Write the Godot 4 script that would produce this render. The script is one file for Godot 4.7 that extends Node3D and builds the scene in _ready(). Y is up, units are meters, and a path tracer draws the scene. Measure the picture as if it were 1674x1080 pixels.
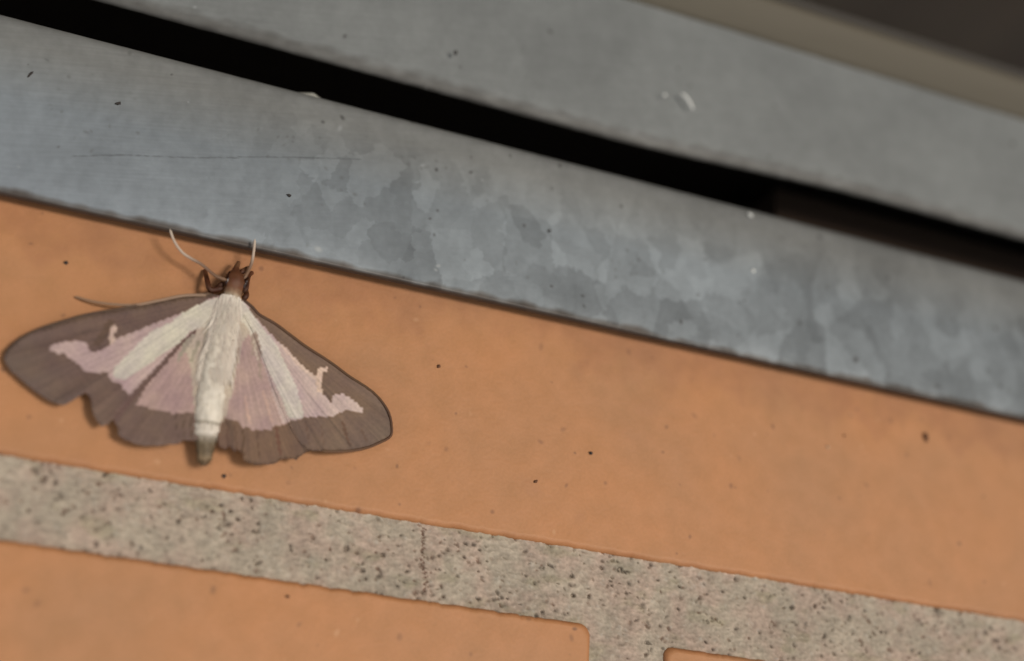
extends Node3D
# A box tree moth resting on terracotta paving beside the galvanised threshold of a door. Lengths in the tables are millimetres.

const MM := 0.001
var used := {}


# ---------- naming ----------
func numbered(called: String) -> String:
	var n: int = used.get(called, 0)
	used[called] = n + 1
	return called if n == 0 else "%s_%03d" % [called, n]


func base(called: String, label: String, category: String, at: Vector3, group := "") -> Node3D:
	var o := Node3D.new()
	o.name = numbered(called)
	o.position = at * MM
	add_child(o, true)
	tag(o, label, category, group)
	return o


func tag(o: Node, label: String, category: String, group := "") -> void:
	o.set_meta("label", label)
	o.set_meta("category", category)
	if group != "":
		o.set_meta("group", group)


func obj(called: String, mesh: Mesh, mat: Material, parent: Node, at := Vector3.ZERO) -> MeshInstance3D:
	var o := MeshInstance3D.new()
	o.name = called
	o.mesh = mesh
	o.material_override = mat
	o.position = at * MM
	parent.add_child(o, true)
	return o


# ---------- meshes from grids (positions in millimetres) ----------
func grid_mesh(nu: int, nv: int, pts: PackedVector3Array, uvs: PackedVector2Array, cols := PackedColorArray(), wrap := false, flip := false) -> ArrayMesh:
	var st := SurfaceTool.new()
	st.begin(Mesh.PRIMITIVE_TRIANGLES)
	for k in pts.size():
		if cols.size() > 0:
			st.set_color(cols[k])
		if uvs.size() > 0:
			st.set_uv(uvs[k])
		st.add_vertex(pts[k] * MM)
	for i in (nu if wrap else nu - 1):
		for j in nv - 1:
			var a := i * nv + j
			var b := ((i + 1) % nu) * nv + j
			var f := [a, b, b + 1, a, b + 1, a + 1] if flip else [a, b + 1, b, a, a + 1, b + 1]
			for x in f:
				st.add_index(x)
	st.generate_normals()
	return st.commit()


func tube_mesh(path: Array, r0: float, r1: float, cols: Array, sides := 8) -> ArrayMesh:
	var c := Curve3D.new()
	c.bake_interval = 0.05
	for k in path.size():
		var p: Vector3 = path[k]
		var a: Vector3 = path[maxi(k - 1, 0)]
		var b: Vector3 = path[mini(k + 1, path.size() - 1)]
		c.add_point(p, (a - b) / 6.0, (b - a) / 6.0)
	var n := maxi(6, int(c.get_baked_length() / 0.25))
	var pts := PackedVector3Array()
	var cc := PackedColorArray()
	for i in n + 1:
		var s := float(i) / n
		var l := c.get_baked_length()
		var p := c.sample_baked(s * l, true)
		var d := (c.sample_baked(minf(s * l + 0.1, l), true) - c.sample_baked(maxf(s * l - 0.1, 0.0), true)).normalized()
		var x := d.cross(Vector3.UP).normalized()
		var y := x.cross(d).normalized()
		var r := lerpf(r0, r1, s)
		if i == 0 or i == n:
			r *= 0.15
		for k in sides:
			var a := TAU * k / sides
			pts.append(p + (x * cos(a) + y * sin(a)) * r)
			var f := s * (cols.size() - 1)
			var lo := int(minf(f, cols.size() - 1.001)) if cols.size() > 1 else 0
			cc.append((cols[lo] as Color).lerp(cols[mini(lo + 1, cols.size() - 1)], f - lo))
	var st := SurfaceTool.new()
	st.begin(Mesh.PRIMITIVE_TRIANGLES)
	for k in pts.size():
		st.set_color(cc[k])
		st.add_vertex(pts[k] * MM)
	for i in n:
		for k in sides:
			var a := i * sides + k
			var b := i * sides + (k + 1) % sides
			for x in [a, b, b + sides, a, b + sides, a + sides]:
				st.add_index(x)
	st.generate_normals()
	return st.commit()


# a profile (x = z along the ground, y = height) drawn out along world x; uv in millimetres along and round the profile
func extrude_mesh(prof: Array, x0: float, x1: float, step_x: float, wobble: float, noise: FastNoiseLite, uvx: float, uvy: float, bow := 0.0) -> ArrayMesh:
	var nx := int((x1 - x0) / step_x) + 1
	var pts := PackedVector3Array()
	var uvs := PackedVector2Array()
	for i in nx:
		var x := x0 + i * step_x
		var run := 0.0
		for j in prof.size():
			var p: Vector2 = prof[j]
			if j > 0:
				run += p.distance_to(prof[j - 1])
			var w := noise.get_noise_2d(x * 0.9, j * 0.3) * wobble
			var w2 := noise.get_noise_2d(x * 0.25, j * 0.2 + 900.0) * wobble
			var lean := bow * smoothstep(46.0, 8.0, x) * smoothstep(-36.0, -30.0, p.x)
			pts.append(Vector3(x, p.y + w2, p.x + w + lean))
			uvs.append(Vector2((x + uvx * 0.5) / uvx, run / uvy))
	return grid_mesh(nx, prof.size(), pts, uvs, PackedColorArray(), false, false)


func arc(cx: float, cy: float, r: float, a0: float, a1: float, n: int) -> Array:
	var out := []
	for k in n + 1:
		var a := deg_to_rad(lerpf(a0, a1, float(k) / n))
		out.append(Vector2(cx + cos(a) * r, cy + sin(a) * r))
	return out


# a closed tile with a rolled top edge; its rim wanders a little
func tile_mesh(sx: float, sz: float, hgt: float, round_r: float, nx: int, nz: int, noise: FastNoiseLite, seedx: float, chip: float, corner := 1.2) -> ArrayMesh:
	# the rim of the top face, walked round; then rings outward and down, and rings inward
	var rim := []
	for s in 4:
		var n := nx if s % 2 == 0 else nz
		for k in n:
			var t := float(k) / n * 2.0 - 1.0
			var p := [Vector2(t, -1), Vector2(1, t), Vector2(-t, 1), Vector2(-1, -t)][s] as Vector2
			rim.append(Vector2(p.x * sx * 0.5, p.y * sz * 0.5))
	var pts := PackedVector3Array()
	var uvs := PackedVector2Array()
	var rings := []
	for k in 6:
		var a := PI * 0.5 * k / 5.0
		rings.append([round_r * (1.0 - sin(a)), -round_r * (1.0 - cos(a))])   # inset, drop
	rings.append([0.0, -hgt])
	var m := rim.size()
	for i in m:
		var p: Vector2 = rim[i]
		var w := noise.get_noise_2d(p.x * 1.1 + seedx, p.y * 1.1) * chip + minf(noise.get_noise_2d(p.x * 3.0 + seedx, p.y * 3.0 + 40.0) + 0.25, 0.0) * chip * -2.2
		for r in rings:
			var near_corner := smoothstep(2.0, 6.0, maxf(sx * 0.5 - absf(p.x), sz * 0.5 - absf(p.y)))
			var inset: float = r[0] + (w * near_corner if r[1] > -hgt else 0.0)
			# rounded corner
			var h := Vector2(sx * 0.5 - inset, sz * 0.5 - inset)
			var q := Vector2(clampf(p.x, -h.x, h.x), clampf(p.y, -h.y, h.y))
			var c := Vector2(maxf(absf(q.x) - (h.x - corner), 0.0), maxf(absf(q.y) - (h.y - corner), 0.0))
			if c.x > 0.0 and c.y > 0.0 and c.length() > corner:
				var c2 := c.normalized() * corner
				q = Vector2(signf(q.x) * (h.x - corner + c2.x), signf(q.y) * (h.y - corner + c2.y))
			pts.append(Vector3(q.x, r[1], q.y))
			uvs.append((Vector2(q.x + seedx, q.y + seedx * 0.37)) / 100.0)
	var st := SurfaceTool.new()
	st.begin(Mesh.PRIMITIVE_TRIANGLES)
	var nr := rings.size()
	for k in pts.size():
		var e := k % nr
		var edge_tone := clampf(noise.get_noise_2d(pts[k].x * 0.5 + seedx * 3.0, pts[k].z * 0.5) * 0.5 + 0.6, 0.0, 1.0)  # noise-varied tint, darker on the rolled edge and sides
		st.set_color(Color.WHITE.lerp(Color(0.78, 0.70, 0.63), edge_tone * (1.0 if e >= 2 else 0.45 * e)))
		st.set_uv(uvs[k])
		st.add_vertex(pts[k] * MM)
	for i in m:
		for j in nr - 1:
			var a := i * nr + j
			var b := ((i + 1) % m) * nr + j
			for x in [a, b + 1, b, a, a + 1, b + 1]:
				st.add_index(x)
	# top face: flat, with points of its own; a plain inner ring keeps the slivers out
	st.set_smooth_group(1)
	st.set_color(Color.WHITE)
	var first := pts.size()
	for i in m:
		var p := pts[i * nr]
		var q := Vector3(clampf(p.x, -sx * 0.5 + 4.0, sx * 0.5 - 4.0), 0, clampf(p.z, -sz * 0.5 + 4.0, sz * 0.5 - 4.0))
		for v in [p, q]:
			st.set_uv((Vector2(v.x + seedx, v.z + seedx * 0.37)) / 100.0)
			st.add_vertex(v * MM)
	for i in m:
		var a := first + i * 2
		var b := first + ((i + 1) % m) * 2
		for x in [a, b, a + 1, b, b + 1, a + 1]:
			st.add_index(x)
	var inner := [Vector3(-sx * 0.5 + 4.0, 0, -sz * 0.5 + 4.0), Vector3(sx * 0.5 - 4.0, 0, -sz * 0.5 + 4.0), Vector3(sx * 0.5 - 4.0, 0, sz * 0.5 - 4.0), Vector3(-sx * 0.5 + 4.0, 0, sz * 0.5 - 4.0)]
	for v in inner:
		st.set_uv((Vector2(v.x + seedx, v.z + seedx * 0.37)) / 100.0)
		st.add_vertex(v * MM)
	var k0 := first + m * 2
	for x in [0, 1, 2, 0, 2, 3]:
		st.add_index(k0 + x)
	st.generate_normals()
	return st.commit()


# ---------- pictures of materials ----------
func fill_poly(im: Image, poly: PackedVector2Array, col: Color) -> void:
	var lo := 1e9
	var hi := -1e9
	for p in poly:
		lo = minf(lo, p.y)
		hi = maxf(hi, p.y)
	for y in range(maxi(0, int(lo)), mini(im.get_height() - 1, int(hi) + 1) + 1):
		var xs := []
		var yc := y + 0.5
		for k in poly.size():
			var a := poly[k]
			var b := poly[(k + 1) % poly.size()]
			if (a.y <= yc) != (b.y <= yc):
				xs.append(a.x + (yc - a.y) / (b.y - a.y) * (b.x - a.x))
		xs.sort()
		for k in range(0, xs.size() - 1, 2):
			var x0 := int(round(xs[k]))
			var x1 := int(round(xs[k + 1]))
			if x1 > x0:
				im.fill_rect(Rect2i(x0, y, x1 - x0, 1), col)


func stroke(im: Image, line: Array, w0: float, w1: float, col: Color) -> void:
	var total := 0.0
	for k in line.size() - 1:
		total += (line[k] as Vector2).distance_to(line[k + 1])
	var run := 0.0
	for k in line.size() - 1:
		var a: Vector2 = line[k]
		var b: Vector2 = line[k + 1]
		var l := a.distance_to(b)
		var n := maxi(1, int(l))
		for i in n + 1:
			var p := a.lerp(b, float(i) / n)
			var w := lerpf(w0, w1, (run + l * i / n) / total)
			im.fill_rect(Rect2i(int(round(p.x - w * 0.5)), int(round(p.y - w * 0.5)), maxi(1, int(round(w))), maxi(1, int(round(w)))), col)
		run += l


func blot(im: Image, at: Vector2, rx: float, ry: float, turn: float, col: Color, strength: float) -> void:
	var r := int(maxf(rx, ry) * 1.6) + 1
	for y in range(-r, r + 1):
		for x in range(-r, r + 1):
			var q := Vector2(x, y).rotated(-turn)
			var d := Vector2(q.x / rx, q.y / ry).length()
			var a := clampf(1.45 - d, 0.0, 1.0) * strength
			if a > 0.0:
				var px := posmod(int(at.x) + x, im.get_width())
				var py := int(at.y) + y
				if py >= 0 and py < im.get_height():
					im.set_pixel(px, py, im.get_pixel(px, py).lerp(col, a))


func noise_of(s: int, freq: float, oct := 3) -> FastNoiseLite:
	var n := FastNoiseLite.new()
	n.seed = s
	n.noise_type = FastNoiseLite.TYPE_SIMPLEX_SMOOTH
	n.frequency = freq
	n.fractal_octaves = oct
	return n


func cells_of(s: int, freq: float) -> FastNoiseLite:
	var n := FastNoiseLite.new()
	n.seed = s
	n.noise_type = FastNoiseLite.TYPE_CELLULAR
	n.cellular_return_type = FastNoiseLite.RETURN_CELL_VALUE
	n.cellular_jitter = 1.0
	n.frequency = freq
	n.fractal_type = FastNoiseLite.FRACTAL_NONE
	n.domain_warp_enabled = true
	n.domain_warp_amplitude = 1.8
	n.domain_warp_frequency = 0.2
	n.domain_warp_fractal_octaves = 2
	return n


func mat_of(rough: float, metal := 0.0, col := Color.WHITE) -> StandardMaterial3D:
	var m := StandardMaterial3D.new()
	m.albedo_color = col
	m.roughness = rough
	m.metallic = metal
	m.cull_mode = BaseMaterial3D.CULL_DISABLED
	return m


func relief(m: StandardMaterial3D, im: Image, cm: float) -> void:
	m.heightmap_enabled = true
	m.heightmap_texture = ImageTexture.create_from_image(im)
	m.heightmap_scale = cm


# zinc: spangles, drawn streaks, specks; 140 mm by 24 mm, ten pixels to the millimetre
func steel_image(kind: int) -> Array:
	var w := 1400
	var h := 260
	var cells := cells_of(11 + kind, 0.17)
	var cells2 := cells_of(29 + kind, 0.4)
	var soft := noise_of(5 + kind, 0.05)
	var fine := noise_of(7 + kind, 1.1, 2)
	var mid := noise_of(15 + kind, 0.33, 3)
	var streak := noise_of(9 + kind, 1.0, 2)
	var bytes := PackedByteArray()
	bytes.resize(w * h * 3)
	var hb := PackedByteArray()
	hb.resize(w * h * 3)
	for y in h:
		for x in w:
			var mx := x * 0.1 - 70.0
			var my := y * 0.1
			var patch := clampf((mx + 40.0) / 24.0, 0.0, 1.0) * clampf((my - 1.0) / 3.0, 0.15, 1.0) * clampf((22.0 - my) / 6.0, 0.15, 1.0)
			var s := soft.get_noise_2d(mx, my)
			var v := 1.0
			var c := Vector3(132, 138, 141)
			if kind == 0:
				var cool := clampf(-(mx + 8.0) / 46.0, 0.0, 1.0) * clampf(1.0 - (my - 2.0) / 21.0, 0.0, 1.0)  # sky reflection painted in: bluer towards the left
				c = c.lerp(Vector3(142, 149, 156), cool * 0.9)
				var warm := clampf((my - 14.0) / 6.0, 0.0, 1.0) * 0.8  # warm reflection painted in along the edge by the slot
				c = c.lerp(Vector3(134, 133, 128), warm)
				v = 0.98 - 0.10 * smoothstep(-5.0, 45.0, mx) + patch * (cells.get_noise_2d(mx * 1.25, my * 0.85) * 0.085 + cells2.get_noise_2d(mx + mid.get_noise_2d(mx, my) * 0.8, my * 0.8) * 0.07)  # the fall-off of light to the right is put into the tone
				v += s * 0.08 + fine.get_noise_2d(mx, my) * 0.022 + mid.get_noise_2d(mx * 1.4, my * 0.8) * 0.05
				v += streak.get_noise_2d(mx * 0.12, my * 3.4 - mx * 0.7) * 0.035 * (1.0 - patch * 0.7)
				c = c.lerp(Vector3(58, 46, 37), clampf((5.15 - my + soft.get_noise_2d(mx * 4.0, 50.0) * 0.5) / 0.7, 0.0, 1.0) * 0.85)  # front face darkened, painting the shadow line under the strip
			else:
				c = Vector3(127, 129, 127)
				v += s * 0.06 + mid.get_noise_2d(mx, my) * 0.035 + fine.get_noise_2d(mx, my) * 0.02 + cells.get_noise_2d(mx, my) * 0.02
				v += streak.get_noise_2d(mx * 0.12, my * 2.6 - mx * 0.5) * 0.03
				# folded lip, darker towards its edge
				var lip := clampf((5.5 - my) / 1.9 + streak.get_noise_2d(mx * 0.25, my * 0.5) * 0.22, 0.0, 1.0)
				c = c.lerp(Vector3(50, 46, 41), lip * 0.9)
			var at := (y * w + x) * 3
			for k in 3:
				bytes[at + k] = clampi(int(c[k] * v), 0, 255)
				hb[at + k] = clampi(int(128 + s * 60 + fine.get_noise_2d(mx * 0.7, my * 0.7) * 30), 0, 255)
	var im := Image.create_from_data(w, h, false, Image.FORMAT_RGB8, bytes)
	var r := RandomNumberGenerator.new()
	r.seed = 40 + kind
	for k in (90 if kind == 0 else 40):
		var dark := r.randf() < 0.8
		var at := Vector2(r.randf() * w, r.randf_range(10, 235))
		var sz := r.randf_range(0.7, 2.0) * (1.6 if r.randf() < 0.15 else 1.0)
		blot(im, at, sz * r.randf_range(1.0, 1.6), sz, r.randf() * TAU, Color8(62, 60, 58) if dark else Color8(170, 172, 170), r.randf_range(0.2, 0.75))
	if kind == 0:
		# smudges and clusters of pitting
		for k in 26:
			var at := Vector2(r.randf() * w, r.randf_range(30, 200))
			for q in r.randi_range(3, 9):
				blot(im, at + Vector2(r.randfn() * 22, r.randfn() * 9), r.randf_range(1, 3), r.randf_range(0.8, 2.2), r.randf() * TAU, Color8(92, 92, 90), r.randf_range(0.12, 0.4))
		for line in [[Vector2(-44.62, -6.95), Vector2(-40.43, -8.26), Vector2(-34.95, -9.52), Vector2(-29.87, -10.88)], [Vector2(-29.89, -11.01), Vector2(-24.64, -12.41), Vector2(-22.25, -13.01), Vector2(-17.96, -14.07)]]:
			var px := []
			for p in line:
				px.append(Vector2((p.x + 70.0) * 10.0, (2.7 - p.y) * 10.0))
			for k in px.size() - 1:
				for i in 40:
					if r.randf() < 0.85:
						blot(im, (px[k] as Vector2).lerp(px[k + 1], i / 40.0), 2.2, 0.6, 0.25, Color8(90, 93, 95), r.randf_range(0.05, 0.5))
	return [im, Image.create_from_data(w, h, false, Image.FORMAT_RGB8, hb)]


# fired clay, 100 mm square, wraps round
func clay_images() -> Array:
	var w := 1024
	var soft := noise_of(61, 0.006, 4)
	var mid := noise_of(62, 0.03, 3)
	var fine := noise_of(63, 0.22, 2)
	var a := soft.get_seamless_image(w, w, false, false, 0.2, true)
	var b := mid.get_seamless_image(w, w, false, false, 0.2, true)
	var c := fine.get_seamless_image(w, w, false, false, 0.2, true)
	var da := a.get_data()
	var db := b.get_data()
	var dc := c.get_data()
	var bytes := PackedByteArray()
	bytes.resize(w * w * 3)
	var hb := PackedByteArray()
	hb.resize(w * w * 3)
	for k in w * w:
		var s := da[k] / 127.5 - 1.0
		var m := db[k] / 127.5 - 1.0
		var f := dc[k] / 127.5 - 1.0
		var v := 1.0 + s * 0.035 + m * 0.03 + f * 0.022
		bytes[k * 3] = clampi(int(182 * v), 0, 255)
		bytes[k * 3 + 1] = clampi(int(127 * (v - s * 0.02)), 0, 255)
		bytes[k * 3 + 2] = clampi(int(83 * (v - s * 0.05 + m * 0.02)), 0, 255)
		var hh := clampi(int(128 + m * 45 + f * 30 + s * 40), 0, 255)
		hb[k * 3] = hh
		hb[k * 3 + 1] = hh
		hb[k * 3 + 2] = hh
	var im := Image.create_from_data(w, w, false, Image.FORMAT_RGB8, bytes)
	var r := RandomNumberGenerator.new()
	r.seed = 77
	for k in 300:
		var sz := r.randf_range(0.8, 2.6)
		var t := r.randf()
		var col := Color8(120, 82, 58) if t < 0.6 else (Color8(206, 158, 118) if t < 0.85 else Color8(84, 60, 46))
		blot(im, Vector2(r.randf() * w, r.randf_range(4, w - 4)), sz * r.randf_range(1.0, 1.8), sz, r.randf() * TAU, col, r.randf_range(0.15, 0.6))
	for k in 40:
		blot(im, Vector2(r.randf() * w, r.randf_range(30, w - 30)), r.randf_range(8, 22), r.randf_range(5, 14), r.randf() * TAU, Color8(156, 110, 78), r.randf_range(0.06, 0.2))
	return [im, Image.create_from_data(w, w, false, Image.FORMAT_RGB8, hb)]


const WX0 := -49.0
const WZ0 := -1.0
const WS := 26.0


func wing_px(p: Vector2) -> Vector2:
	return Vector2((p.x - WX0) * WS, (p.y - WZ0) * WS)


func wing_poly(a: Array) -> PackedVector2Array:
	var out := PackedVector2Array()
	for p in a:
		out.append(wing_px(p))
	return out


func wing_image(lf: Array, lh: Array, rf: Array, rh: Array) -> Image:
	var w := 1040
	var h := 620
	var im := Image.create(w, h, false, Image.FORMAT_RGB8)
	im.fill(Color8(112, 88, 74))
	var brown_l := Color8(107, 83, 72)
	var brown_r := Color8(116, 91, 74)
	fill_poly(im, wing_poly(lh), Color8(112, 88, 76))
	fill_poly(im, wing_poly([Vector2(-35.08, 15.44), Vector2(-34.22, 15.58), Vector2(-33.30, 15.78), Vector2(-32.25, 15.78), Vector2(-31.80, 15.94), Vector2(-31.38, 15.65), Vector2(-29.86, 15.59), Vector2(-28.66, 15.48), Vector2(-28.74, 4.81), Vector2(-30.32, 5.99), Vector2(-32.12, 8.45), Vector2(-34.15, 12.49)]), Color8(173, 143, 135))
	fill_poly(im, wing_poly([Vector2(-30.06, 15.62), Vector2(-28.64, 15.59), Vector2(-28.74, 4.81), Vector2(-30.76, 6.68), Vector2(-32.03, 9.03), Vector2(-31.04, 11.26)]), Color8(186, 168, 150))
	fill_poly(im, wing_poly(rh), Color8(114, 86, 66))
	fill_poly(im, wing_poly([Vector2(-28.28, 15.53), Vector2(-27.03, 15.63), Vector2(-26.19, 15.61), Vector2(-25.73, 16.09), Vector2(-25.13, 15.89), Vector2(-24.94, 16.08), Vector2(-23.17, 15.69), Vector2(-22.89, 15.28), Vector2(-21.90, 14.89), Vector2(-20.01, 14.23), Vector2(-24.34, 7.97), Vector2(-27.18, 4.37), Vector2(-28.84, 4.82)]), Color8(171, 142, 133))
	fill_poly(im, wing_poly([Vector2(-28.53, 10.88), Vector2(-28.48, 6.62), Vector2(-28.61, 4.17), Vector2(-27.18, 4.37), Vector2(-25.78, 6.79), Vector2(-24.99, 9.97), Vector2(-26.34, 6.94), Vector2(-26.89, 8.01), Vector2(-27.09, 12.89), Vector2(-27.44, 15.90), Vector2(-28.19, 16.09)]), Color8(184, 166, 148))
	fill_poly(im, wing_poly(lf), brown_l)
	fill_poly(im, wing_poly([Vector2(-43.13, 11.76), Vector2(-42.88, 11.19), Vector2(-42.08, 10.81), Vector2(-40.79, 10.51), Vector2(-40.10, 10.61), Vector2(-39.90, 11.17), Vector2(-39.40, 11.31), Vector2(-38.79, 10.96), Vector2(-38.30, 10.46), Vector2(-38.13, 9.95), Vector2(-37.33, 9.39), Vector2(-36.61, 8.96), Vector2(-35.04, 7.83), Vector2(-33.29, 6.65), Vector2(-32.01, 5.80), Vector2(-30.61, 4.56), Vector2(-29.14, 3.69), Vector2(-27.76, 4.61), Vector2(-30.73, 7.05), Vector2(-33.74, 11.89), Vector2(-35.02, 14.33), Vector2(-35.57, 15.11), Vector2(-35.91, 14.60), Vector2(-36.37, 14.39), Vector2(-36.67, 13.86), Vector2(-37.63, 13.68), Vector2(-37.94, 13.09), Vector2(-38.81, 13.19), Vector2(-39.84, 13.20), Vector2(-40.62, 12.58), Vector2(-41.24, 12.29), Vector2(-41.71, 11.97), Vector2(-42.48, 11.99)]), Color8(183, 156, 150))
	fill_poly(im, wing_poly([Vector2(-37.55, 13.26), Vector2(-37.51, 12.61), Vector2(-36.94, 11.63), Vector2(-36.24, 10.50), Vector2(-35.24, 8.89), Vector2(-34.46, 8.08), Vector2(-33.40, 7.28), Vector2(-32.60, 6.22), Vector2(-31.53, 5.35), Vector2(-30.55, 4.55), Vector2(-29.12, 3.81), Vector2(-27.65, 4.57), Vector2(-29.69, 6.75), Vector2(-31.58, 7.87), Vector2(-32.49, 9.36), Vector2(-33.18, 10.08), Vector2(-33.87, 10.73), Vector2(-34.75, 11.83), Vector2(-35.61, 12.69), Vector2(-36.39, 13.35), Vector2(-37.00, 13.45)]), Color8(201, 190, 174))
	fill_poly(im, wing_poly([Vector2(-38.73, 8.58), Vector2(-38.36, 8.33), Vector2(-37.95, 8.55), Vector2(-37.87, 9.01), Vector2(-38.02, 9.34), Vector2(-37.85, 10.02), Vector2(-38.22, 10.33), Vector2(-38.37, 9.76), Vector2(-38.35, 9.28)]), Color8(196, 168, 152))
	fill_poly(im, wing_poly(rf), brown_r)
	fill_poly(im, wing_poly([Vector2(-27.27, 3.96), Vector2(-26.10, 5.20), Vector2(-24.52, 6.40), Vector2(-23.09, 7.47), Vector2(-21.83, 8.52), Vector2(-20.66, 9.34), Vector2(-19.59, 9.83), Vector2(-18.98, 10.43), Vector2(-18.70, 11.28), Vector2(-17.93, 11.78), Vector2(-17.77, 11.07), Vector2(-16.91, 10.75), Vector2(-15.78, 11.17), Vector2(-14.80, 11.75), Vector2(-14.76, 12.17), Vector2(-15.17, 12.26), Vector2(-15.55, 12.16), Vector2(-16.37, 12.34), Vector2(-17.09, 12.81), Vector2(-17.52, 13.20), Vector2(-19.25, 13.58), Vector2(-20.16, 13.84), Vector2(-20.97, 14.32), Vector2(-22.19, 14.76), Vector2(-25.57, 7.73), Vector2(-28.04, 4.69)]), Color8(187, 162, 155))
	fill_poly(im, wing_poly([Vector2(-28.24, 3.75), Vector2(-27.44, 4.01), Vector2(-26.10, 5.20), Vector2(-24.81, 6.48), Vector2(-23.60, 7.60), Vector2(-22.19, 9.83), Vector2(-21.40, 10.99), Vector2(-20.76, 12.35), Vector2(-20.22, 13.80), Vector2(-20.98, 14.26), Vector2(-21.67, 14.29), Vector2(-22.40, 12.73), Vector2(-23.40, 11.28), Vector2(-24.35, 9.81), Vector2(-25.46, 8.07), Vector2(-26.41, 6.72), Vector2(-27.47, 5.77)]), Color8(202, 190, 176))
	fill_poly(im, wing_poly([Vector2(-19.58, 8.96), Vector2(-19.26, 8.64), Vector2(-18.56, 8.47), Vector2(-18.51, 8.89), Vector2(-19.08, 9.15), Vector2(-18.98, 10.43), Vector2(-18.83, 11.19), Vector2(-19.43, 11.14), Vector2(-19.52, 9.94)]), Color8(204, 174, 156))
	# the hind margin of the left forewing and the dark fore margins
	for spec in [[[Vector2(-31.27, 7.81), Vector2(-32.49, 9.66), Vector2(-33.74, 11.89), Vector2(-34.98, 13.98), Vector2(-36.00, 15.65), Vector2(-36.50, 17.21)], 0.18, 0.50, 104, 78, 70], [[Vector2(-30.35, 4.08), Vector2(-32.71, 4.76), Vector2(-35.04, 5.82), Vector2(-37.74, 7.00), Vector2(-39.57, 7.72), Vector2(-41.17, 8.44), Vector2(-42.77, 9.34), Vector2(-43.79, 9.95)], 0.35, 0.30, 94, 72, 58], [[Vector2(-38.56, 8.36), Vector2(-38.85, 9.43), Vector2(-39.25, 10.40)], 0.50, 0.50, 98, 74, 58], [[Vector2(-30.71, 8.81), Vector2(-31.13, 10.68)], 0.30, 0.20, 158, 146, 126], [[Vector2(-31.73, 8.86), Vector2(-32.19, 10.74)], 0.35, 0.20, 150, 138, 122], [[Vector2(-30.10, 7.49), Vector2(-30.32, 9.65)], 0.25, 0.20, 160, 148, 130], [[Vector2(-31.29, 8.18), Vector2(-31.92, 9.74)], 0.30, 0.30, 152, 138, 124], [[Vector2(-27.17, 8.82), Vector2(-27.32, 10.55), Vector2(-27.40, 12.37)], 0.35, 0.20, 140, 116, 96], [[Vector2(-25.84, 6.81), Vector2(-25.20, 8.49), Vector2(-24.72, 11.11)], 0.30, 0.20, 156, 134, 120], [[Vector2(-26.09, 7.06), Vector2(-25.71, 8.93)], 0.20, 0.20, 158, 136, 122], [[Vector2(-25.91, 13.19), Vector2(-25.15, 15.37)], 0.20, 0.20, 184, 150, 136], [[Vector2(-24.33, 12.22), Vector2(-23.11, 14.91)], 0.20, 0.20, 180, 148, 134], [[Vector2(-23.09, 7.47), Vector2(-21.83, 8.52), Vector2(-20.66, 9.34), Vector2(-19.72, 9.80)], 0.25, 0.25, 200, 172, 158], [[Vector2(-18.68, 10.97), Vector2(-18.00, 11.73)], 0.20, 0.20, 104, 80, 66], [[Vector2(-25.58, 16.29), Vector2(-25.31, 18.59)], 0.20, 0.20, 92, 66, 44], [[Vector2(-24.36, 16.13), Vector2(-23.79, 18.67)], 0.12, 0.12, 100, 72, 52], [[Vector2(-22.64, 15.40), Vector2(-21.99, 17.72)], 0.25, 0.20, 104, 68, 50], [[Vector2(-27.11, 15.82), Vector2(-26.80, 17.94)], 0.20, 0.20, 96, 68, 50], [[Vector2(-26.42, 15.95), Vector2(-26.03, 17.89)], 0.15, 0.15, 100, 74, 54], [[Vector2(-31.62, 15.80), Vector2(-31.25, 17.80)], 0.12, 0.12, 92, 70, 58], [[Vector2(-30.36, 15.72), Vector2(-29.99, 17.84)], 0.15, 0.12, 92, 70, 56], [[Vector2(-31.00, 15.70), Vector2(-30.60, 17.93)], 0.10, 0.10, 98, 76, 62], [[Vector2(-16.59, 13.54), Vector2(-15.64, 15.63)], 0.20, 0.25, 104, 74, 54], [[Vector2(-14.77, 13.76), Vector2(-14.04, 14.93)], 0.15, 0.15, 110, 82, 62], [[Vector2(-18.62, 13.98), Vector2(-18.06, 16.13)], 0.12, 0.12, 110, 84, 66], [[Vector2(-20.04, 14.29), Vector2(-19.51, 16.25)], 0.15, 0.12, 106, 80, 62]]:
		var px := []
		for p in spec[0]:
			px.append(wing_px(p))
		stroke(im, px, spec[1] * WS, spec[2] * WS, Color8(spec[3], spec[4], spec[5]))
	im.resize(w / 5, h / 5, Image.INTERPOLATE_TRILINEAR)
	im.resize(w, h, Image.INTERPOLATE_CUBIC)
	var bytes := im.get_data()
	var fibre := noise_of(81, 1.0, 2)
	var grain := noise_of(82, 2.2, 2)
	var cloud := noise_of(83, 0.25, 3)
	var ax: Vector2 = Vector2(-28.568, 3.648)
	var src := bytes.duplicate()
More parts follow.
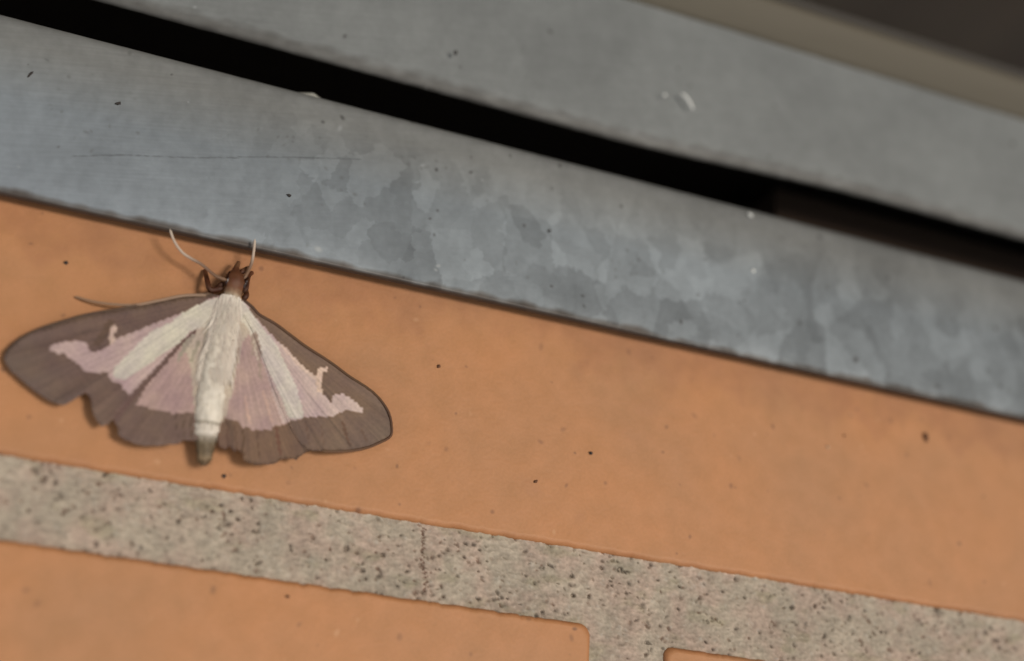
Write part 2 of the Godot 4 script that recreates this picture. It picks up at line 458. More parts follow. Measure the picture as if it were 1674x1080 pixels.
	for y in h:
		for x in w:
			var q := Vector2(x / WS + WX0, y / WS + WZ0)
			var d := q - ax
			var r := d.length()
			var an := atan2(d.y, d.x)
			# scales lie along the veins: colours feather into each other in that direction
			var slip := fibre.get_noise_2d(an * 150.0 + 40.0, r * 0.6) * 0.13 * clampf(r / 6.0, 0.0, 1.0)
			var o := d / maxf(r, 0.01) * slip * WS
			var sx := clampi(x + int(o.x), 0, w - 1)
			var sy := clampi(y + int(o.y), 0, h - 1)
			var f := fibre.get_noise_2d(an * 34.0, r * 0.10) * 0.075
			var g := grain.get_noise_2d(q.x, q.y) * 0.06
			var c := cloud.get_noise_2d(q.x, q.y)
			var vein := clampf(1.0 - absf(fibre.get_noise_2d(an * 7.0 + 11.0, r * 0.015)) * 16.0, 0.0, 1.0) * clampf((r - 4.0) / 6.0, 0.0, 1.0)
			var v := 1.0 + f + g + c * 0.09 - vein * 0.13
			var at := (y * w + x) * 3
			var fr := (sy * w + sx) * 3
			# the far margin is thin and greyer
			var tip := clampf((r - 15.5) / 5.0, 0.0, 1.0) * 0.25
			var lum := (src[fr] + src[fr + 1] + src[fr + 2]) / 3.0
			bytes[at] = clampi(int(lerpf(src[fr], lum * 1.06, tip) * v), 0, 255)
			bytes[at + 1] = clampi(int(lerpf(src[fr + 1], lum * 1.02, tip) * (v + c * 0.02)), 0, 255)
			bytes[at + 2] = clampi(int(lerpf(src[fr + 2], lum * 0.92, tip) * (v - c * 0.03)), 0, 255)
	return Image.create_from_data(w, h, false, Image.FORMAT_RGB8, bytes)


# ---------- the moth ----------
var ax0: Vector2 = Vector2(-28.568, 3.648)
var aper: Vector2 = Vector2(-0.9999, 0.0145)
var ripple: FastNoiseLite


func wing_height(q: Vector2, low: float) -> float:
	var s := absf((q - ax0).dot(aper)) / 19.0
	return 2.6 - 1.75 * pow(minf(s, 1.1), 0.75) - low


func wing_mesh(outline: Array, low: float, sd: int) -> ArrayMesh:
	var rim := PackedVector2Array()
	for k in outline.size():
		var a: Vector2 = outline[k]
		var b: Vector2 = outline[(k + 1) % outline.size()]
		var pa: Vector2 = outline[(k - 1 + outline.size()) % outline.size()]
		var nb: Vector2 = outline[(k + 2) % outline.size()]
		var n := maxi(1, int(round(a.distance_to(b) / 0.16)))
		for i in n:
			var t := float(i) / n
			var p := a.cubic_interpolate(b, pa, nb, t) if pa.distance_to(a) < 4.0 and nb.distance_to(b) < 4.0 and absf((a - pa).angle_to(b - a)) < 0.9 and absf((b - a).angle_to(nb - b)) < 0.9 else a.lerp(b, t)
			var jig := ripple.get_noise_2d(p.x * 22.0 + sd * 50.0, p.y * 22.0) * 0.05
			rim.append(p + (p - ax0).normalized() * jig)
	var pts := rim.duplicate()
	var lo := Vector2(1e9, 1e9)
	var hi := -lo
	for p in rim:
		lo = lo.min(p)
		hi = hi.max(p)
	var z := lo.y
	var row := 0
	while z < hi.y:
		var x := lo.x + (0.2 if row % 2 else 0.0)
		while x < hi.x:
			var p := Vector2(x, z)
			if Geometry2D.is_point_in_polygon(p, rim):
				pts.append(p + Vector2(sin(x * 91.0 + z * 7.0), cos(x * 13.0 + z * 57.0)) * 0.05)
			x += 0.4
		z += 0.35
		row += 1
	var tri := Geometry2D.triangulate_delaunay(pts)
	var st := SurfaceTool.new()
	st.begin(Mesh.PRIMITIVE_TRIANGLES)
	var m := pts.size()
	for side in 2:
		for p in pts:
			var d := p - ax0
			var an := atan2(d.y, d.x)
			var y := wing_height(p, low) + ripple.get_noise_2d(an * 9.0 + sd * 20.0, d.length() * 0.06) * 0.10 * clampf(d.length() / 8.0, 0.0, 1.0) + ripple.get_noise_2d(an * 40.0 + 300.0, d.length() * 0.05) * 0.035
			st.set_uv(wing_px(p) / Vector2(1040, 620))
			st.add_vertex(Vector3(p.x, maxf(y, 0.25) - side * 0.05, p.y) * MM)
	for k in range(0, tri.size(), 3):
		var a := tri[k]
		var b := tri[k + 1]
		var c := tri[k + 2]
		if not Geometry2D.is_point_in_polygon((pts[a] + pts[b] + pts[c]) / 3.0, rim):
			continue
		if (pts[b] - pts[a]).cross(pts[c] - pts[a]) < 0.0:
			var t := b
			b = c
			c = t
		for x in [a, b, c, a + m, c + m, b + m]:
			st.add_index(x)
	for k in rim.size():
		var k2 := (k + 1) % rim.size()
		for x in [k, k2, k2 + m, k, k2 + m, k + m]:
			st.add_index(x)
	st.generate_normals()
	return st.commit()


func lin(r: int, g: int, b: int) -> Color:
	return Color8(r, g, b).srgb_to_linear()


func blob_mesh(s: Vector3, sd: int, col := Color.WHITE) -> ArrayMesh:
	var n := noise_of(sd, 1.4, 2)
	var pts := PackedVector3Array()
	var cols := PackedColorArray()
	for i in 10:
		for j in 8:
			var a := TAU * i / 10.0
			var b := PI * j / 7.0
			var d := Vector3(cos(a) * sin(b), cos(b), sin(a) * sin(b))
			var r := 1.0 + n.get_noise_3dv(d * 1.5) * 0.7
			pts.append(d * r * s * 0.5)
			cols.append(col)
	return grid_mesh(10, 8, pts, PackedVector2Array(), cols, true, false)


func build_moth() -> void:
	ripple = noise_of(90, 1.0, 2)
	var lf := [Vector2(-29.21, 3.95), Vector2(-30.38, 3.90), Vector2(-31.70, 4.20), Vector2(-32.74, 4.58), Vector2(-33.66, 4.94), Vector2(-35.08, 5.58), Vector2(-36.63, 6.30), Vector2(-37.78, 6.77), Vector2(-39.61, 7.48), Vector2(-41.21, 8.21), Vector2(-42.81, 9.11), Vector2(-43.83, 9.72), Vector2(-44.82, 10.44), Vector2(-45.63, 11.24), Vector2(-46.22, 12.10), Vector2(-46.54, 12.74), Vector2(-46.56, 13.14), Vector2(-46.30, 13.67), Vector2(-45.78, 14.26), Vector2(-45.21, 14.61), Vector2(-44.28, 15.24), Vector2(-43.32, 15.81), Vector2(-42.37, 16.27), Vector2(-41.56, 16.58), Vector2(-40.91, 16.53), Vector2(-40.38, 16.10), Vector2(-39.87, 15.56), Vector2(-39.43, 15.14), Vector2(-39.02, 15.47), Vector2(-38.85, 15.84), Vector2(-38.59, 16.70), Vector2(-38.10, 17.47), Vector2(-37.54, 18.00), Vector2(-37.27, 17.78), Vector2(-36.96, 17.51), Vector2(-36.00, 15.65), Vector2(-34.98, 13.98), Vector2(-33.74, 11.89), Vector2(-32.49, 9.66), Vector2(-31.28, 7.75), Vector2(-30.02, 6.32), Vector2(-28.97, 4.91)]
	var lh := [Vector2(-29.82, 4.85), Vector2(-32.17, 7.42), Vector2(-33.83, 10.55), Vector2(-35.46, 13.48), Vector2(-36.57, 15.23), Vector2(-36.85, 16.87), Vector2(-36.22, 17.84), Vector2(-36.07, 18.44), Vector2(-35.49, 18.80), Vector2(-34.68, 19.01), Vector2(-33.90, 19.11), Vector2(-32.58, 18.91), Vector2(-31.69, 18.66), Vector2(-30.93, 18.49), Vector2(-30.68, 18.11), Vector2(-30.21, 18.10), Vector2(-29.71, 17.97), Vector2(-28.86, 17.68), Vector2(-28.63, 13.84), Vector2(-28.76, 8.50), Vector2(-28.93, 5.76)]
	var rf := [Vector2(-28.24, 3.75), Vector2(-27.46, 3.83), Vector2(-26.45, 4.36), Vector2(-25.73, 4.91), Vector2(-24.13, 5.43), Vector2(-22.67, 6.12), Vector2(-20.96, 6.94), Vector2(-19.20, 7.63), Vector2(-17.99, 8.15), Vector2(-16.45, 8.91), Vector2(-14.67, 9.62), Vector2(-13.69, 10.15), Vector2(-12.82, 10.88), Vector2(-12.18, 11.73), Vector2(-11.82, 12.83), Vector2(-11.78, 13.86), Vector2(-12.17, 14.30), Vector2(-13.02, 14.90), Vector2(-14.04, 15.53), Vector2(-15.64, 16.16), Vector2(-17.25, 16.55), Vector2(-18.29, 16.71), Vector2(-19.38, 16.82), Vector2(-20.11, 16.56), Vector2(-20.91, 15.67), Vector2(-21.48, 14.90), Vector2(-23.09, 12.29), Vector2(-24.65, 9.33), Vector2(-26.34, 6.39), Vector2(-27.56, 5.17), Vector2(-28.21, 4.74)]
	var rh := [Vector2(-28.14, 4.15), Vector2(-25.51, 5.79), Vector2(-22.59, 8.76), Vector2(-20.88, 12.02), Vector2(-19.71, 14.77), Vector2(-19.35, 16.70), Vector2(-19.66, 17.06), Vector2(-20.27, 17.71), Vector2(-20.41, 17.97), Vector2(-20.82, 17.94), Vector2(-21.81, 18.20), Vector2(-22.42, 18.73), Vector2(-23.24, 18.96), Vector2(-24.17, 19.15), Vector2(-24.85, 19.06), Vector2(-25.22, 18.86), Vector2(-25.40, 18.38), Vector2(-25.82, 18.13), Vector2(-26.12, 18.36), Vector2(-26.57, 18.00), Vector2(-26.96, 18.32), Vector2(-27.53, 18.22), Vector2(-28.28, 15.53), Vector2(-28.53, 10.88), Vector2(-28.48, 6.62)]
	var moth := base("moth", "white, pink and brown moth with spread wings resting on the orange tile", "moth", Vector3(ax0.x, 0, ax0.y))
	var shift := -Vector3(ax0.x, 0, ax0.y)
	var wm := mat_of(0.72)
	wm.albedo_texture = ImageTexture.create_from_image(wing_image(lf, lh, rf, rh))
	wm.rim_enabled = true
	wm.rim = 0.25
	wm.rim_tint = 0.6
	var vm := mat_of(0.65)
	vm.vertex_color_use_as_albedo = true
	var hl := obj("hindwing", wing_mesh(lh, 0.13, 3), wm, moth, shift)
	var hr := obj("hindwing", wing_mesh(rh, 0.085, 4), wm, moth, shift)
	var fl := obj("forewing", wing_mesh(lf, 0.0, 3), wm, moth, shift)
	var fr := obj("forewing", wing_mesh(rf, 0.0, 4), wm, moth, shift)
	for w in [[[Vector2(-30.38, 3.90), Vector2(-32.74, 4.58), Vector2(-35.08, 5.58), Vector2(-37.78, 6.77), Vector2(-39.61, 7.48), Vector2(-41.21, 8.21), Vector2(-42.81, 9.11), Vector2(-43.83, 9.72), Vector2(-44.82, 10.44), Vector2(-45.63, 11.24), Vector2(-46.22, 12.10), Vector2(-46.53, 12.79)], fl, [lin(100, 76, 58), lin(86, 64, 48), lin(72, 54, 38)]], [[Vector2(-27.46, 3.83), Vector2(-26.45, 4.36), Vector2(-25.73, 4.91), Vector2(-24.13, 5.43), Vector2(-22.67, 6.12), Vector2(-20.96, 6.94), Vector2(-19.20, 7.63), Vector2(-17.99, 8.15), Vector2(-16.45, 8.91), Vector2(-14.67, 9.62), Vector2(-13.69, 10.15), Vector2(-12.82, 10.88), Vector2(-12.18, 11.73), Vector2(-11.82, 12.83), Vector2(-11.84, 13.93), Vector2(-13.02, 14.90), Vector2(-14.04, 15.53), Vector2(-15.64, 16.16), Vector2(-17.25, 16.55), Vector2(-18.29, 16.71)], fr, [lin(78, 52, 34), lin(92, 62, 36), lin(84, 56, 32), lin(88, 58, 36), lin(104, 74, 50)]]]:
		var path := []
		for p in w[0]:
			path.append(Vector3(p.x, wing_height(p, 0.0) + 0.03, p.y))
		obj("wing_edge", tube_mesh(path, 0.15, 0.12, w[2], 6), vm, w[1])
	# body: one swept surface, head to tail
	var tones := [lin(92, 52, 28), lin(112, 70, 44), lin(150, 120, 94), lin(200, 188, 168), lin(214, 202, 182), lin(220, 208, 190), lin(222, 211, 194), lin(150, 138, 120), lin(222, 210, 194), lin(112, 94, 70), lin(138, 114, 84), lin(90, 62, 36)]
	var sts := [[-28.43, 2.00, 0.47, 0.14, 0], [-28.44, 2.10, 0.97, 0.39, 0], [-28.43, 2.20, 1.58, 0.83, 0], [-28.39, 2.20, 2.27, 1.00, 0], [-28.41, 2.20, 2.91, 0.78, 1], [-28.44, 2.20, 3.48, 0.83, 2], [-28.50, 2.25, 4.33, 0.89, 3], [-28.59, 2.30, 5.73, 1.00, 4], [-28.67, 2.30, 7.47, 1.06, 5], [-28.90, 2.25, 9.62, 1.06, 5], [-29.02, 2.15, 11.70, 1.11, 6], [-28.87, 2.10, 13.71, 1.28, 6], [-28.79, 2.00, 15.23, 1.28, 6], [-28.73, 2.00, 16.03, 1.25, 6], [-28.75, 2.00, 16.26, 1.11, 7], [-28.76, 1.95, 16.48, 1.22, 8], [-28.70, 1.90, 17.14, 1.20, 8], [-28.70, 1.85, 17.47, 0.95, 7], [-28.66, 1.75, 18.00, 0.81, 9], [-28.58, 1.60, 18.68, 0.75, 9], [-28.52, 1.50, 19.31, 0.67, 10], [-28.51, 1.40, 19.67, 0.44, 11], [-28.47, 1.40, 19.89, 0.17, 11]]
	var pts := PackedVector3Array()
	var cols := PackedColorArray()
	var bn := noise_of(95, 2.0, 2)
	var rings := 0
	var r := RandomNumberGenerator.new()
	r.seed = 501
	var hairs := SurfaceTool.new()
	hairs.begin(Mesh.PRIMITIVE_TRIANGLES)
	for k in sts.size() - 1:
		var a = sts[k]
		var b = sts[k + 1]
		var p0 = sts[maxi(k - 1, 0)]
		var p3 = sts[mini(k + 2, sts.size() - 1)]
		var va := Vector3(a[0], a[1], a[2])
		var vb := Vector3(b[0], b[1], b[2])
		var n := maxi(2, int(va.distance_to(vb) / 0.2))
		for i in n + (1 if k == sts.size() - 2 else 0):
			var t := float(i) / n
			var c := va.cubic_interpolate(vb, Vector3(p0[0], p0[1], p0[2]), Vector3(p3[0], p3[1], p3[2]), t)
			var wd := lerpf(a[3], b[3], t)
			var dirn := Vector3(p3[0] - p0[0], p3[1] - p0[1], p3[2] - p0[2]).normalized()
			var sidew := dirn.cross(Vector3.UP).normalized()
			var up := sidew.cross(dirn).normalized()
			var ht := minf(wd * 0.72, c.y - 0.12)
			for s in 25:
				var an := TAU * (s % 24) / 24.0
				var d := sidew * cos(an) * wd + up * sin(an) * ht
				d *= 1.0 + bn.get_noise_3dv((c + d) * 0.9) * 0.14
				pts.append(c + d)
				var col: Color = (tones[a[4]] as Color).lerp(tones[b[4]], t)
				var sh := 1.0 + bn.get_noise_3d((s % 24) * 0.6, c.z * 0.25, 7.0) * 0.22
				cols.append(Color(col.r * sh, col.g * sh, col.b * sh))
				if a[4] >= 1 and a[4] <= 10 and sin(an) > -0.2:
					for hk in 3:
						if r.randf() < 0.3:
							var root := c + d * 0.97 + dirn * r.randf_range(-0.1, 0.1)
							var lean := (dirn * r.randf_range(0.7, 1.1) + d.normalized() * r.randf_range(0.0, 0.14) + sidew * r.randf_range(-0.15, 0.15)).normalized()
							var lng := r.randf_range(0.45, 1.0) * (0.6 if a[4] <= 2 else 1.0)
							var wv := lean.cross(d.normalized()).normalized() * 0.035
							var tone := r.randf_range(0.72, 1.12)
							hairs.set_normal(d.normalized())
							hairs.set_color(Color(col.r * tone, col.g * tone, col.b * tone * 0.97))
							hairs.add_vertex((root + wv) * MM)
							hairs.add_vertex((root - wv) * MM)
							hairs.add_vertex((root + lean * lng + d.normalized() * 0.03) * MM)
			rings += 1
		# long pale scales that hide where wings and body meet
	var adir := Vector2(aper.y, -aper.x)
	if adir.dot(Vector2(lh[15].x, lh[15].y) - ax0) < 0.0:
		adir = -adir
	for k in 2300:
		var along := 0.2 + 7.5 * pow(r.randf(), 1.3)
		var fan := r.randfn() * 0.30
		var off := r.randf_range(-1.0, 1.0) * (0.9 + 0.05 * along)
		var mid_off := 0.36 * sin(PI * clampf(along / 14.0, 0.0, 1.0))
		var q := ax0 + adir * along + aper * (off + mid_off)
		var lean2 := (adir + aper * (off * 0.22 + fan * 0.4)).normalized()
		var lng := r.randf_range(0.8, 2.4)
		var q2 := q + lean2 * lng
		var yb := maxf(wing_height(q, 0.0) + 0.05, 2.25 + 0.62 * sqrt(maxf(0.0, 1.0 - pow(off / 1.1, 2.0))))
		var ye := maxf(wing_height(q2, 0.0), 2.0) + 0.06 + 0.55 * sqrt(maxf(0.0, 1.0 - pow(((q2 - ax0).dot(aper) - mid_off) / 1.1, 2.0)))
		var wv2 := Vector2(-lean2.y, lean2.x) * r.randf_range(0.03, 0.06)
		var tone2 := r.randf_range(0.86, 1.10) * (0.7 if r.randf() < 0.05 else 1.0)
		var pk := r.randf_range(0.93, 1.0)
		var hc := Color(0.76 * tone2, 0.69 * tone2 * pk, 0.58 * tone2 * pk)
		hairs.set_normal(Vector3.UP)
		hairs.set_color(hc)
		hairs.add_vertex(Vector3(q.x + wv2.x, yb, q.y + wv2.y) * MM)
		hairs.add_vertex(Vector3(q.x - wv2.x, yb, q.y - wv2.y) * MM)
		hairs.add_vertex(Vector3(q2.x, ye, q2.y) * MM)
	obj("body", grid_mesh(rings, 25, pts, PackedVector2Array(), cols, false, false), vm, moth, shift)
	var fur := obj("fur", hairs.commit(), vm, moth, shift)
	fur.set_meta("kind", "stuff")
	var em := mat_of(0.3, 0.0, Color8(44, 20, 8))
	for e in [[Vector3(-29.01, 2.30, 2.00), Vector3(0.85, 0.95, 1.25), 3], [Vector3(-27.44, 2.20, 2.10), Vector3(0.62, 0.9, 1.25), 4]]:
		obj("eye", blob_mesh(e[1], e[2]), em, moth, e[0] + shift)
	var pale := lin(188, 166, 146)
	var tan_c := lin(122, 90, 68)
	for a in [[Vector3(-29.13, 2.60, 2.36), Vector3(-30.30, 2.60, 2.13), Vector3(-31.65, 2.50, 1.27), Vector3(-32.59, 2.40, 0.88), Vector3(-33.43, 2.40, 0.51), Vector3(-34.10, 2.60, 0.01), Vector3(-34.62, 2.75, -0.62), Vector3(-35.04, 2.90, -1.40)], [Vector3(-27.66, 2.60, 1.88), Vector3(-27.42, 2.60, 1.12), Vector3(-27.19, 2.50, 0.19), Vector3(-27.14, 2.50, -0.73), Vector3(-27.19, 2.70, -1.66), Vector3(-27.26, 2.85, -2.35)]]:
		obj("antenna", tube_mesh(a, 0.17, 0.12, [tan_c, tan_c, lin(140, 112, 92), pale, pale, lin(196, 180, 162)], 8), vm, moth, shift)
	var dark := lin(66, 34, 16)
	for a in [[Vector3(-28.59, 2.10, 1.11), Vector3(-28.36, 1.80, 0.28), Vector3(-28.20, 1.30, -0.45)], [Vector3(-27.96, 2.10, 1.09), Vector3(-27.62, 1.70, 0.50), Vector3(-27.13, 1.10, -0.21)]]:
		obj("palp", tube_mesh(a, 0.3, 0.16, [lin(82, 44, 22), lin(130, 92, 62)], 8), vm, moth, shift)
	for a in [[Vector3(-29.27, 1.90, 2.84), Vector3(-30.09, 1.70, 3.19), Vector3(-30.52, 1.90, 3.25), Vector3(-30.82, 1.50, 2.26), Vector3(-31.08, 0.20, 0.59)], [Vector3(-27.44, 1.90, 2.92), Vector3(-27.30, 2.00, 2.42), Vector3(-27.15, 1.40, 0.96), Vector3(-26.65, 0.20, -0.15)], [Vector3(-29.22, 1.80, 2.27), Vector3(-29.70, 1.60, 2.68), Vector3(-29.84, 0.50, 2.73)], [Vector3(-27.40, 1.60, 3.54), Vector3(-27.07, 1.50, 2.91), Vector3(-27.11, 0.20, 1.58)]]:
		obj("leg", tube_mesh(a, 0.3, 0.2, [dark, lin(80, 42, 20), lin(104, 62, 36)], 8), vm, moth, shift)
	obj("leg", tube_mesh([Vector3(-30.62, 2.20, 4.04), Vector3(-32.78, 2.45, 4.71), Vector3(-34.81, 2.20, 5.56), Vector3(-36.70, 1.70, 6.21), Vector3(-38.61, 1.20, 6.37), Vector3(-40.45, 0.70, 6.27), Vector3(-41.97, 0.25, 5.94)], 0.16, 0.1, [lin(140, 114, 92), lin(160, 130, 106), lin(150, 120, 94)], 8), vm, moth, shift)


func _ready() -> void:
	# camera
	var cam := Camera3D.new()
	cam.name = "camera"
	cam.transform = Transform3D(Basis(Vector3(0.9290680, 0.3655827, -0.0564094), Vector3(-0.1996017, 0.3670692, -0.9085259), Vector3(-0.3114352, 0.8553417, 0.4140032)), Vector3(-0.042498, 0.116717, 0.056494))
	var lens := CameraAttributesPhysical.new()
	lens.frustum_focal_length = 48.8889
	lens.frustum_near = 0.01
	lens.frustum_far = 200.0
	lens.frustum_focus_distance = 0.129
	lens.exposure_aperture = 11.5
	cam.attributes = lens
	add_child(cam)
	cam.current = true
	# sky: a bright overcast
	var sky := ProceduralSkyMaterial.new()
	sky.sky_top_color = Color(0.84, 0.86, 0.88)
	sky.sky_horizon_color = Color(0.80, 0.81, 0.82)
	sky.sky_curve = 0.2
	sky.ground_bottom_color = Color(0.35, 0.33, 0.31)
	sky.ground_horizon_color = Color(0.70, 0.70, 0.70)
	sky.sun_angle_max = 0.0
	sky.sky_energy_multiplier = 0.78
	sky.ground_energy_multiplier = 0.78
	var env := Environment.new()
	env.background_mode = Environment.BG_SKY
	env.sky = Sky.new()
	env.sky.sky_material = sky
	env.tonemap_mode = Environment.TONE_MAPPER_LINEAR
	env.tonemap_exposure = 1.46
	env.sdfgi_enabled = true
	env.ssao_enabled = true
	env.ssil_enabled = true
	var we := WorldEnvironment.new()
	we.name = "sky"
	we.environment = env
	add_child(we)
	var sun := DirectionalLight3D.new()
	sun.name = "sun"
	sun.light_energy = 0.45
	sun.light_color = Color(1.0, 0.97, 0.93)
	sun.light_angular_distance = 16.0
	sun.shadow_enabled = true
	sun.transform = Transform3D(Basis.looking_at(Vector3(-0.42, -1.0, -0.10)), Vector3(0, 2, 0))
	add_child(sun)

	var rough_n := noise_of(3, 1.0, 3)
	# ground under everything
	var gm := mat_of(0.95, 0.0, Color8(118, 108, 96))
	var gp := PlaneMesh.new()
	gp.size = Vector2(120, 120)
	var ground := obj("ground", gp, gm, self, Vector3(0, -40, 0))
	ground.set_meta("kind", "structure")

	# floor of clay pavers in grey mortar
	var floor_n := Node3D.new()
	floor_n.name = "floor"
	floor_n.set_meta("kind", "structure")
	add_child(floor_n)
	var clay := clay_images()
	var clay_m := mat_of(0.62)
	clay_m.vertex_color_use_as_albedo = true
	clay_m.albedo_texture = ImageTexture.create_from_image(clay[0])
	relief(clay_m, clay[1], 0.007)
	var edge_n := noise_of(17, 0.35, 3)
	# the cut course under the steel, then whole courses towards the viewer
	# irregular rusty stain on the cut tile, also painting the soft shade under the steel
	var stain_shade := (clay[0] as Image).duplicate() as Image
	var stain_shade_n := noise_of(53, 0.06, 4)
	var stain_shade_f := noise_of(54, 0.5, 2)
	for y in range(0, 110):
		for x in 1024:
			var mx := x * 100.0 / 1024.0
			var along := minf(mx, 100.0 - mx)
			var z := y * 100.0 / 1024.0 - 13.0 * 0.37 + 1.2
			var edge := z - 0.6 + stain_shade_n.get_noise_2d(along * 1.2, 9.0) * 3.4 + stain_shade_n.get_noise_2d(along * 4.0, z * 3.0) * 2.0
			var a := clampf((1.2 - edge) / 2.6, 0.0, 1.0) * (0.40 + stain_shade_n.get_noise_2d(along * 2.0 + 50.0, z * 2.0) * 0.35 + stain_shade_f.get_noise_2d(mx, z) * 0.12)
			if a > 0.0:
				stain_shade.set_pixel(x, y, stain_shade.get_pixel(x, y).lerp(Color8(140, 90, 60), clampf(a * 0.62, 0.0, 0.4)))
	var stain_shade_m := clay_m.duplicate() as StandardMaterial3D
	stain_shade_m.albedo_texture = ImageTexture.create_from_image(stain_shade)
	obj("tile", tile_mesh(240, 40.3, 14, 0.55, 800, 120, edge_n, 13.0, 0.14), stain_shade_m, floor_n, Vector3(12, 0, 1.2))
	obj("tile", tile_mesh(240, 52, 14, 0.55, 800, 160, edge_n, 41.0, 0.14, 1.2), clay_m, floor_n, Vector3(-110.1, 0, 54.45))
	obj("tile", tile_mesh(240, 52, 14, 0.55, 800, 160, edge_n, 187.0, 0.14, 0.9), clay_m, floor_n, Vector3(137.7, 0, 55.5))
	var cut := tile_mesh(240, 39.9, 14, 0.55, 80, 20, edge_n, 63.0, 0.3)
	for x in [-235.8, 259.8, -483.6, 507.6]:
		obj("tile", cut, clay_m, floor_n, Vector3(x, 0, 1.0))
	var whole := [tile_mesh(240, 52, 14, 0.55, 80, 20, edge_n, 7.0, 0.3), tile_mesh(240, 52, 14, 0.55, 80, 20, edge_n, 151.0, 0.3)]
	for x in [-357.9, 385.5]:
		obj("tile", whole[0], clay_m, floor_n, Vector3(x, 0, 55.0))
	for row in range(1, 6):
		for k in range(-2, 3):
			obj("tile", whole[(row + k + 2) % 2], clay_m, floor_n, Vector3(14 + k * 247.8 + (-123.9 if row % 2 == 0 else 0.0), 0, 55.0 + row * 60.0))
	# mortar: pitted and grainy where the joints show, a plain bed elsewhere
	var gn := noise_of(23, 1.0, 3)
	var mortar_m := mat_of(0.95)
	mortar_m.vertex_color_use_as_albedo = true
	mortar_band(floor_n, mortar_m, -108, 130, 20.3, 29.6, 0.10, gn, 0)
	mortar_band(floor_n, mortar_m, 9.0, 18.6, 29.6, 82.0, 0.10, gn, 1)
	var bed := BoxMesh.new()
	bed.size = Vector3(1.26, 0.014, 0.40)
	var bed_m := mat_of(0.95, 0.0, Color8(158, 143, 126))
	obj("mortar_bed", bed, bed_m, floor_n, Vector3(0, -0.85 - 7.0, 181.0))

	# galvanised edging strip lying over the cut tile, its back edge bent down into the slot
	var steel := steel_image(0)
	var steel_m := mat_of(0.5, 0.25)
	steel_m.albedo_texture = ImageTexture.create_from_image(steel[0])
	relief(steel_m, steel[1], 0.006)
	var strip := base("steel_edging", "blue-grey galvanised steel edging strip with mottled spangle lying on the tile's edge", "edging strip", Vector3(0, 0, -11))
	var prof := [Vector2(-5.6, 1.2), Vector2(-1.95, 1.18)]
	prof.append_array(arc(-1.95, 1.36, 0.18, -75, 0, 3))
	for k in range(1, 6):
		var t := deg_to_rad(90.0 * k / 5.0)
		prof.append(Vector2(-2.07 + cos(t) * 0.3, 1.7 + sin(t) * 0.3))
	for k in range(1, 9):
		prof.append(Vector2(-2.07 - k * 2.1, 2.0 + sin(PI * k / 9.0) * 0.10))
	prof.append_array(arc(-19.2, 0.5, 1.5, 90, 180, 9))
	prof.append_array([Vector2(-20.7, -4.0), Vector2(-20.7, -12.0), Vector2(-19.8, -12.0), Vector2(-19.7, -1.0), Vector2(-18.6, 0.02), Vector2(-8.0, 0.02), Vector2(-7.2, 0.5), Vector2(-5.6, 1.2)])
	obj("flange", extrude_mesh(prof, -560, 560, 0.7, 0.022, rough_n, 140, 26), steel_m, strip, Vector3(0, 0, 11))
	var bx := [-25.56, -23.34, -22.11]
	var burr := []
	for k in 7:
		burr.append(k)
	var bpts := PackedVector3Array()
	for i in 16:
		var t := i / 15.0
		var x: float = lerpf(bx[0], bx[2], t)
		var out := clampf(t / 0.6, 0.0, 1.0) * 0.55 if t < 0.66 else clampf((1.0 - t) / 0.34, 0.0, 1.0) * 0.55
		for j in 7:
			var a := PI * j / 6.0
			bpts.append(Vector3(x, 0.35 + sin(a) * 0.55 * (0.3 + out), -20.55 - out * 0.9 - cos(a) * 0.35))
	var burr_m := mat_of(0.55, 0.2, Color8(150, 148, 138))
	obj("burr", grid_mesh(16, 7, bpts, PackedVector2Array(), PackedColorArray(), false, true), burr_m, strip, Vector3(0, 0, 11))

	# threshold cover across the slot, with a dark hollow beneath it
	var cover := base("steel_threshold", "grey steel threshold cover with a dark rolled lip, across the dark slot", "threshold", Vector3(0, 0, -36))
	var steel2 := steel_image(1)
	var cover_m := mat_of(0.55, 0.2)
	cover_m.albedo_texture = ImageTexture.create_from_image(steel2[0])
	relief(cover_m, steel2[1], 0.006)
	var cp := [Vector2(-30.0, 0.08), Vector2(-28.9, 0.04)]
	for k in 11:
		var t := deg_to_rad(lerpf(-70.0, 90.0, k / 10.0))
		cp.append(Vector2(-28.8 + cos(t) * 2.15, 0.66 + sin(t) * 0.64))
	for k in range(1, 9):
		cp.append(Vector2(-28.8 - k * 2.1, 1.3))
	cp.append_array([Vector2(-48.0, 1.3), Vector2(-48.0, 0.1), Vector2(-30.0, 0.08)])
	obj("cover_plate", extrude_mesh(cp, -560, 560, 0.7, 0.06, rough_n, 140, 26, 1.4), cover_m, cover, Vector3(0, 0, 36))
	var slot_dark := mat_of(0.95, 0.0, Color8(44, 34, 26))  # near-black colour paints the shade inside the slot
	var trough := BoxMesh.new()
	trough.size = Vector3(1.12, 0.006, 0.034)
	obj("trough_bottom", trough, slot_dark, cover, Vector3(0, -40, -37 + 36))
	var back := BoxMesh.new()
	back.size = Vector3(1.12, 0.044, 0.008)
	obj("trough_side", back, slot_dark, cover, Vector3(0, -22, -46 + 36))

	var trough_block := BoxMesh.new()  # plain brown block in the right of the slot, lighter than the trough
	trough_block.size = Vector3(0.30, 0.030, 0.011)
	obj("trough_block", trough_block, mat_of(0.95, 0.0, Color8(58, 43, 31)), cover, Vector3(187.5, -24.5, -26.2 + 36))

	# seal strip and the dark door above it
	var seal_n := noise_of(33, 0.5, 3)
	var seal := base("seal_strip", "beige seal strip along the foot of the dark door", "seal strip", Vector3(0, 0, -46))
	var sp := [Vector2(-44.6, 1.32), Vector2(-44.7, 1.7), Vector2(-45.0, 2.0)]
